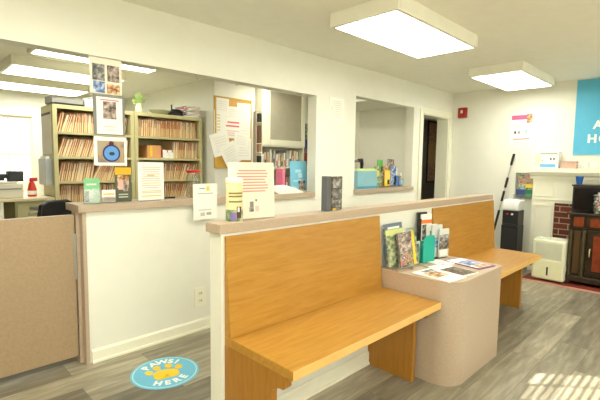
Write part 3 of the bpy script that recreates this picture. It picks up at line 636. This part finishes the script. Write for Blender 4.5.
# ------------------------------------------------------------------ office shelving with patient folders
SH=[.14,.39,.64,.895,1.14,1.395,1.645]
YS=4.72
def shelf_unit(x0,x1,label):
    t=thing('shelving_unit',label,'shelving',(x0,YS,0)); L=x1-x0; D=.43
    for a,b in ((0,.04),(L-.04,L)):
        MB().box(a,b,0,D,0,1.915).build('side_panel',OLIVE,t,bev=.002)
    MB().box(.04,L-.04,D-.01,D,0,1.9).build('back_panel',OLIVE2,t)
    MB().box(.04,L-.04,0,D-.01,1.875,1.915).build('top_panel',OLIVE,t)
    for z in SH: MB().box(.04,L-.04,0.0,D-.01,z-.024,z).box(.04,L-.04,D-.02,D-.012,z,z+.004).build('shelf',OLIVE,t)
    return t
shelf_unit(1.208,2.028,'olive metal shelving unit of charts, left one with posters on its side')
shelf_unit(2.032,2.907,'olive metal shelving unit of charts next to the corkboard wall')
tabs=[plain(c,.6) for c in ((200,70,60),(224,150,140),(90,84,90),(226,120,60),(120,60,70),(238,232,222),(150,170,190))]
PAGE=plain((234,214,174),.8)
fvars=[]
def folder_variant(k):
    rr=random.Random(100+k); th=[.014,.02,.026,.017,.012,.022,.03,.016][k]; h=.215-.006*(k%3); m=MB(); c=MANILA if k%2 else MANILA2
    m.box(0,.0025,0,.29,0,h,c).box(th-.0025,th,0.006,.29,0,h-.006,c)
    m.box(.0025,th-.0025,.008,.28,.003,h-.016,PAGE)
    m.box(.0,.002,-.006,0,h*.5,h*.97,tabs[k%7]); 
    if k%3!=1: m.box(.0,.0028,-.0065,0,h*.75,h*.9,tabs[(k+2)%7])
    me=m.build('file_folder',None); return me,th,h
bays=[]
for u,(xa,xb) in enumerate(((1.25,1.985),(2.075,2.865))):
    for zi in (6,5,4,3): bays.append((u,xa,xb,zi))
protos=[folder_variant(k) for k in range(8)]
bn={6:'top',5:'second',4:'third',3:'fourth'}
first={}
rr=random.Random(11)
def put_folder(x,z,k,lean,label,group):
    pr,th,h=protos[k]
    if k not in first: o=pr; first[k]=1
    else: o=pr.copy(); COL.objects.link(o)
    o.location=(x,YS+.03+rr.uniform(0,.02),z+.0005+(abs(math.sin(lean))*th if lean<0 else 0)); o.rotation_euler=(0,lean,0); tag(o,label,'file folder',group)
    return th
for u,xa,xb,zi in bays:
    z=SH[zi]; side='left' if u==0 else 'right'
    label='manila patient folder in the %s visible row of the %s shelving unit'%(bn[zi],side); group='%s row folders of the %s shelving unit'%(bn[zi],side)
    if u==1 and zi==5: xa=2.52
    elif u==1 and zi in (4,3): xa=2.4
    x=xa; lean=rr.uniform(.1,.35) if u==0 else .03
    while True:
        k=rr.randrange(8); th=protos[k][1]
        if rr.random()<.12: lean=rr.choice([.05,.15,.3,.42]) if (u==0 or zi<6) else rr.choice([0.02,.06,.0])
        if u==1 and zi in (4,3): lean=.5*max(0,(x-xa)/(xb-xa))+.05
        step=th/math.cos(lean)+.003; end=x+.2*math.sin(lean)+step
        if end>xb: 
            if lean>.06: lean*=.6; 
            if x+step+.2*math.sin(lean)>xb: break
        put_folder(x,z,k,lean,label,group); x+=step
# loose boxes on second row of right unit
tag(MB().box(0,.17,0,.25,0,.15,plain((222,160,104),.6)).box(.03,.06,-.003,0,.02,.14,YEL).build('cardboard_box',None,loc=(2.2,YS+.05,SH[5]),bev=.002),'tan cardboard box with a yellow tab beside the card trays','box')
for i,(x,lb) in enumerate(((2.39,'white tray of small cards left half, second row of right shelving'),(2.455,'white tray of small cards at folders, second row of right shelving'))):
    t=thing('card_tray',lb,'tray',(x,YS+.02,SH[5])); MB().box(0,.06,0,.28,0,.012).box(0,.06,0,.003,.012,.07).build('tray',WHITE,t)
    for j in range(5): MB().box(.004,.056,.03+j*.045,.036+j*.045,.012,.10+.01*(j%2)).build('card',[PAPER,tabs[0],PAPER,DARK,PAPER][j],t,rot=(.0,0,0))
tag(MB().box(0,.28,0,.25,0,.16,DARK).box(.01,.27,-.003,0,.02,.12,GREY).build('storage_box',None,loc=(2.085,YS+.06,SH[4]),bev=.004),'dark storage box behind the white text sheet','box')

# things on the shelving
ZS=1.916
t=thing('wire_basket','grey letter basket on a black tray on top of the left shelving unit','basket',(1.37,4.90,ZS))
MB().box(-.13,.14,-.16,.14,0,.02).build('base_tray',BLACK,t,bev=.005)
GM=plain((150,150,140),.5); m=MB()
m.box(-.15,.14,-.13,-.126,.02,.07,GM).box(-.15,.14,.12,.124,.02,.09,GM).box(-.15,-.146,-.126,.12,.02,.09,GM).box(.136,.14,-.126,.12,.02,.09,GM).box(-.146,.136,-.126,.12,.02,.024,GM)
m.build('mesh_walls',None,t); MB().tube([(-.15,-.13,.07),(.14,-.13,.07),(.14,.122,.09),(-.15,.122,.09),(-.15,-.13,.07)],.004,6).build('wire_rim',GREY,t)
MB().box(-.1,.1,-.1,.08,.024,.055).build('papers',PAPER,t,rot=(0,.06,0))
t=thing('office_carton','white carton with a raised flap on top of the left shelving unit','box',(1.60,4.88,ZS))
MB().box(-.07,.12,-.12,.12,0,.09).build('carton',WHITE,t,bev=.003)
MB().prism([(-.07,.09),(-.07,.094),(.08,.135),(.08,.13)],'y',-.1,.12).build('flap',WHITE,t)
t=thing('green_vase','tall pale vase with green leaves on the shelving top','vase',(2.15,4.86,ZS))
MB().lathe([(.03,0),(.045,.04),(.03,.1),(.02,.13),(.026,.14)],(0,0,0),16).build('vase',plain((226,230,200),.3),t,smooth=True)
m=MB(); rr=random.Random(4)
for i in range(26):
    a=rr.uniform(0,6.28); e=rr.uniform(.04,.12); h=rr.uniform(.13,.24); c,s_=math.cos(a),math.sin(a)
    m.add([(0,0,.12),(c*e*.6-s_*.026,s_*e*.6+c*.026,h*.8),(c*e,s_*e,h),(c*e*.6+s_*.026,s_*e*.6-c*.026,h*.8),(c*e*.55,s_*e*.55,h*.8-.006)],[(0,1,2,3),(0,3,4),(0,4,1),(2,1,4),(2,4,3)],None)
m.build('leaves',plain((186,212,140),.5),t)
t=thing('glass_bowl','shallow greenish glass bowl on the shelving top','bowl',(2.42,4.88,ZS))
MB().lathe([(.05,0),(.09,.02),(.13,.055),(.125,.058),(.085,.026),(.04,.01)],(0,0,0),24).build('bowl',plain((180,184,150),.2),t,smooth=True)
t=thing('label_machine','black desk punch with upright handle on the shelving top','desk punch',(2.6,4.84,ZS))
MB().box(-.08,.07,-.06,.06,0,.06).build('body',BLACK,t,bev=.008); MB().tube([(-.045,0,.06),(-.05,0,.14)],.009,8).build('handle',BLACK,t); MB().box(-.05,.07,-.03,.03,.06,.085).build('lever',BLACK,t,bev=.006)
zz=ZS
for i,(c,lb) in enumerate(((plain((206,196,180),.5),'cream magazine at the bottom of the pile on the right shelving'),(plain((90,96,130),.5),'dark blue magazine in the pile on the right shelving'),(plain((224,214,206),.5),'pale magazine in the middle of the pile on the right shelving'),(plain((190,120,110),.5),'reddish magazine in the pile on the right shelving'),(plain((70,66,70),.5),'black magazine in the pile on the right shelving'),(plain((226,214,190),.5),'wide cream magazine near the top of the pile on the right shelving'),(plain((196,70,70),.5),'red magazine just under the top of the pile on the right shelving'),(PIC_GRY,'grey topmost magazine of the pile on the right shelving'))):
    tag(MB().box(-.1,.1,-.14,.14,0,.016,c).box(-.098,.1005,-.1405,.1405,.003,.013,PAPER).build('magazine',None,loc=(2.79,4.87,zz),rot=(0,0,.16*((i*7)%3-1))),lb,'magazine','magazine pile on the right shelving'); zz+=.0165
# side posters / rack on left end of shelving
t=thing('side_poster','pale poster fixed to the left end of the shelving','poster',(1.207,4.95,1.42),-PI/2)
sheet(.34,.42,plain((222,214,196),.6),[(.0,.94,1,1,plain((90,70,60),.5))],.004).build('sheet',None,t)
t=thing('wall_file_pocket','grey file pocket hanging low on the left end of the shelving','file pocket',(1.207,4.93,1.10),-PI/2)
MB().box(-.13,.13,-.06,0,0,.27).build('pocket',plain((188,194,192),.4),t,bev=.004); MB().box(-.11,.11,-.045,-.015,.1,.295).build('papers',PAPER,t)

# ------------------------------------------------------------------ office left side
t=thing('file_cabinet','olive two drawer file cabinet seen over the gate','file cabinet',(.86,4.72,0))
MB().box(-.0,.31,0,.55,0,.955).build('body',OLIVE,t,bev=.004)
for z0_,z1_ in ((.70,.93),(.44,.67),(.18,.41)):
    d=MB().box(.015,.295,-.014,0,z0_,z1_).build('drawer',OLIVE,t,bev=.003)
    MB().tube([(.11,-.014,(z0_+z1_)/2+.02),(.11,-.035,(z0_+z1_)/2+.02),(.2,-.035,(z0_+z1_)/2+.02),(.2,-.014,(z0_+z1_)/2+.02)],.006,6).build('handle',STEEL,d)
    MB().box(.115,.195,-.017,-.013,z0_+.165,z0_+.2).build('label_holder',STEEL,d)
DT=plain((212,200,160),.5)
t=thing('office_desk','long pale office desk along the left side of the office','desk',(0.0,4.7,0))
MB().box(-.6,1.19,-.02,.8,.957,.985).build('desktop',DT,t,bev=.003)
MB().box(-.6,-.56,0,.8,0,.957).build('side_panel',DT,t); MB().box(-.56,.85,.76,.8,.3,.957).build('modesty_panel',DARK,t)
t=thing('printer','white and grey printer on the office desk below the window','printer',(.70,4.98,.985))
MB().box(-.3,.25,-.2,.2,0,.14).build('body',plain((214,208,186),.4),t,bev=.01)
MB().box(-.28,.23,-.205,-.2,.085,.095).box(-.05,.03,-.207,-.2,.045,.055).build('paper_slot',GREY,t)
MB().box(-.3,.2,-.19,.18,.14,.16).build('scanner_lid',plain((226,222,204),.4),t,bev=.006)
tag(MB().box(-.3,.12,-.03,.03,0,.045).box(.12,.25,-.05,.05,-.03,.075).box(-.28,.1,-.02,.02,-.018,0).build('document_feeder',plain((44,46,50),.4),loc=(.72,4.90,1.17),bev=.01),'black roller bar lying across the top of the printer','scanner')
t=thing('spray_bottle','red and white spray bottle between printer and shelving','bottle',(1.05,4.93,.985))
MB().lathe([(.035,0),(.042,.01),(.042,.07),(.03,.12),(.016,.15)],(0,0,0),16).build('bottle',plain((214,60,46),.35),t,smooth=True)
MB().box(-.02,.05,-.013,.013,.155,.19).lathe([(.016,.148),(.016,.16)],(0,0,0),10).build('trigger_head',RED,t,bev=.004)
MB().lathe([(.0425,.02),(.0427,.06)],(0,0,0),16).build('bottle_label',WHITE,t)
t=thing('office_chair','black office chair behind the counter end','chair',(1.17,4.0,0),.5)
MB().box(-.2,.2,-.2,.2,.46,.54).build('seat',BLACK,t,bev=.03,seg=3)
m=MB(); 
m.prism([(-.19,.62),(-.2,.85),(-.17,.97),(-.10,1.0),(.10,1.0),(.17,.97),(.2,.85),(.19,.62)],'y',.17,.22); m.build('backrest',BLACK,t,bev=.015,seg=3)
MB().tube([(0,.1,.46),(0,.24,.5),(0,.225,.7)],.018,8).build('back_support',BLACK,t)
MB().tube([(0,0,.1),(0,0,.46)],.03,10).build('gas_lift',BLACK,t)
for i in range(5):
    a=2*PI*i/5; l=MB().tube([(0,0,.1),(.27*math.cos(a),.27*math.sin(a),.07)],.02,8).build('leg',BLACK,t)
    MB().lathe([(.012,0),(.028,.01),(.028,.045),(.012,.055)],(.27*math.cos(a),.27*math.sin(a),0),10).build('castor',BLACK,l)

# ------------------------------------------------------------------ corkboard and office middle
CORK=blotch('cork',[(196,146,50),(222,172,72)],120)
t=thing('cork_board','cork bulletin board covered in overlapping white notes','bulletin board',(3.30,4.56,1.29))
MB().box(-.31,.26,-.015,0,0,.89).build('cork_panel',CORK,t)
m=MB(); FRW=plain((200,164,70),.5); m.box(-.325,-.3,-.025,0,-.01,.9).box(-.3,.27,-.025,0,.88,.9).box(-.3,.27,-.025,0,-.01,.01); m.build('frame',FRW,t); MB().box(.26,.285,-.03,0,-.01,.9).build('right_stile',TRIM,t)
t2=MANILA2
notes=[(-.24,.66,.19,.2,.05),(-.04,.60,.2,.17,-.02),(.12,.66,.19,.17,-.04),(-.26,.34,.16,.34,0),(-.06,.38,.26,.24,.0),(.12,.34,.16,.3,.02),(-.22,.16,.24,.26,-.28),(-.04,.04,.22,.26,-.5),(.1,.1,.22,.26,0),(.05,.27,.2,.16,.1)]
for i,(x,z,w_,h_,ry) in enumerate(notes):
    w_*=1.15; h_*=1.12; regs=[('L',.12,.15,.88,.85,6,plain((234,231,220),.7))]
    if i==4: regs=[('L',.1,.5,.9,.85,2,plain((236,120,130),.6)),('L',.1,.1,.9,.4,3,plain((236,200,200),.7))]
    if i==3: regs=[('L',.1,.1,.5,.9,8,plain((226,214,170),.6))]
    n_=tag(sheet(w_,h_,PAPER,regs,.0012).build('pinned_note',None,loc=(3.30+x+.02,4.56-.017-.0022*i,1.29+z),rot=(0,ry,0)),
        ['pinned white note at the top left of the corkboard','small white note pinned top centre of the corkboard','white note pinned top right of the corkboard','long cream strip note on the corkboard left edge','white note with pink print in the corkboard middle','tall white note on the corkboard right edge','tilted white note hanging over the corkboard lower left edge','strongly tilted white note low on the corkboard','white note low at the corkboard right side','small white note below the pink print note'][i],'note','notes pinned on the corkboard')
t=thing('tall_cabinet','white built-in cabinet with a grey panel door right of the corkboard','cabinet',(3.66,4.45,0))
L=.83
m=MB(); m.box(0,.02,0,.35,0,H-.002).box(L-.02,L,0,.35,0,H-.002).box(.02,L-.02,.33,.35,0,H-.002).box(.02,L-.02,0,.33,1.58,1.60).box(.02,L-.02,0,.33,.98,1.0).box(.02,L-.02,0,.33,1.28,1.295).box(.02,L-.02,0,.33,0,.02); m.build('carcass',TRIM,t)
m=MB(); m.box(.0,.15,-.018,0,1.6,2.4).box(.76,L,-.018,0,1.6,2.4).box(.15,.76,-.018,0,1.6,1.68).box(.15,.76,-.018,0,2.34,2.4); d=m.build('upper_door',TRIM,t,bev=.003)
MB().box(.15,.76,-.008,0,1.68,2.34).build('door_panel',plain((178,172,150),.4),d)
m=MB().box(.0,L,-.015,0,.02,.98).build('lower_door',TRIM,t,bev=.003)
rr=random.Random(21)
for i in range(14):
    x=3.70+i*.052; h=rr.uniform(.17,.26); c=[PAPER,plain((226,204,190),.6),MANILA2,PAPER,plain((196,190,180),.6)][i%5]
    o=tag(MB().box(0,.03,0,.26,0,h,c).box(.004,.026,-.001,0,.02,h*.5,[PAPER,DARK,tabs[1]][i%3]).build('binder',None,loc=(x,4.49,1.296),rot=(0,rr.choice([0,0,.08]),0)),'pale binder in the upper bay of the white built-in cabinet','binder','binders in the white built-in cabinet')
for i in range(14):
    x=3.70+i*.052; h=rr.uniform(.15,.24); c=[plain((170,160,150),.6),PAPER,plain((196,140,130),.6),CREAM,MANILA2][(i*3)%5]
    o=tag(MB().box(0,.03,0,.26,0,h,c).box(.004,.026,-.001,0,.02,h*.5,[PAPER,tabs[6],tabs[1]][i%3]).build('binder',None,loc=(x,4.49,1.001)),'binder in the lower bay of the white built-in cabinet','binder','lower bay binders in the white built-in cabinet')
# narrow dark shelf between corkboard and cabinet
t=thing('narrow_shelf','narrow open shelf of small dark bottles beside the corkboard','shelf',(3.60,4.48,0))
m=MB(); m.box(.0,.055,.0,.075,1.08,2.05); m.build('back_board',plain((196,186,164),.6),t)
rr=random.Random(8)
for z,h,c in ((1.9,.12,DARK),(1.62,.24,plain((110,74,56),.5)),(1.5,.11,plain((170,130,100),.5)),(1.36,.09,DARK),(1.26,.08,plain((90,70,60),.5)),(1.16,.08,DARK)):
    MB().box(.006,.05,-.05,.0,z,z+h).build('small_box',c,t,bev=.004); MB().box(.0,.055,-.055,.0,z-.008,z).build('shelf_board',TRIM,t)
t=thing('wall_brochure_rack','rack of blue and red leaflets on the office wall right of the cabinet','brochure rack',(4.69,4.53,1.12))
MB().box(-.14,.14,-.02,0,0,.84).build('backing',plain((160,150,130),.5),t)
for i,(c,rg) in enumerate(((PIC_WARM,[]),(plain((170,60,50),.5),[(.2,.2,.8,.8,PIC_COL)]),(plain((76,76,130),.5),[(.35,.1,.85,.7,PAPER)]),(PIC_GRN,[(.2,.3,.8,.8,YEL)]))):
    sheet(.25,.18,c,rg,.01).build('leaflet',None,t,loc=(0,-.03,.02+i*.2)); MB().box(-.135,.135,-.05,-.044,.01+i*.2,.07+i*.2).build('pocket',GLASS2,t)

# hall picture
t=thing('hall_picture','tall warm coloured picture hanging in the dark hall beyond the door','picture',(9.52,5.05,.93))
sheet(.42,1.5,DARK,[(.1,.02,.9,.3,PIC_WARM),(.1,.3,.95,.62,plain((206,168,110),.5)),(.1,.62,.9,.97,PIC_WARM)],.02).build('canvas',None,t)

# ------------------------------------------------------------------ light, camera
wd=bpy.data.worlds.new('sky'); S.world=wd; wd.use_nodes=True; bg=wd.node_tree.nodes['Background']; bg.inputs['Color'].default_value=(1,.98,.92,1); bg.inputs['Strength'].default_value=4.5
sun=bpy.data.lights.new('sun','SUN'); sun.energy=24; sun.angle=.006; sun.color=(1,.95,.85)
so=bpy.data.objects.new('sun',sun); COL.objects.link(so)
el=math.radians(33); hd=Vector((-.65,.76,0)).normalized(); dirv=Vector((hd.x*math.cos(el),hd.y*math.cos(el),-math.sin(el)))
so.rotation_euler=dirv.to_track_quat('-Z','Y').to_euler()
cam=bpy.data.cameras.new('camera'); co=bpy.data.objects.new('camera',cam); COL.objects.link(co); S.camera=co
cam.sensor_fit='HORIZONTAL'; cam.sensor_width=36; cam.lens=417.369*36/600; cam.clip_start=.02
y,p,r=[math.radians(a) for a in (45.1874591,5.03814730,.769857738)]
Fv=Vector((math.cos(y)*math.cos(p),math.sin(y)*math.cos(p),-math.sin(p))); R0=Vector((math.sin(y),-math.cos(y),0)); U0=R0.cross(Fv)
Rv=math.cos(r)*R0+math.sin(r)*U0; Uv=-math.sin(r)*R0+math.cos(r)*U0
M=Matrix((Rv,Uv,-Fv)).transposed().to_4x4(); M.translation=Vector((0,0,1.35778153)); co.matrix_world=M
vs=S.view_settings; vs.view_transform='Standard'; vs.look='None'; vs.gamma=1; vs.exposure=0.38
try: vs.use_curve_mapping=False
except Exception: pass
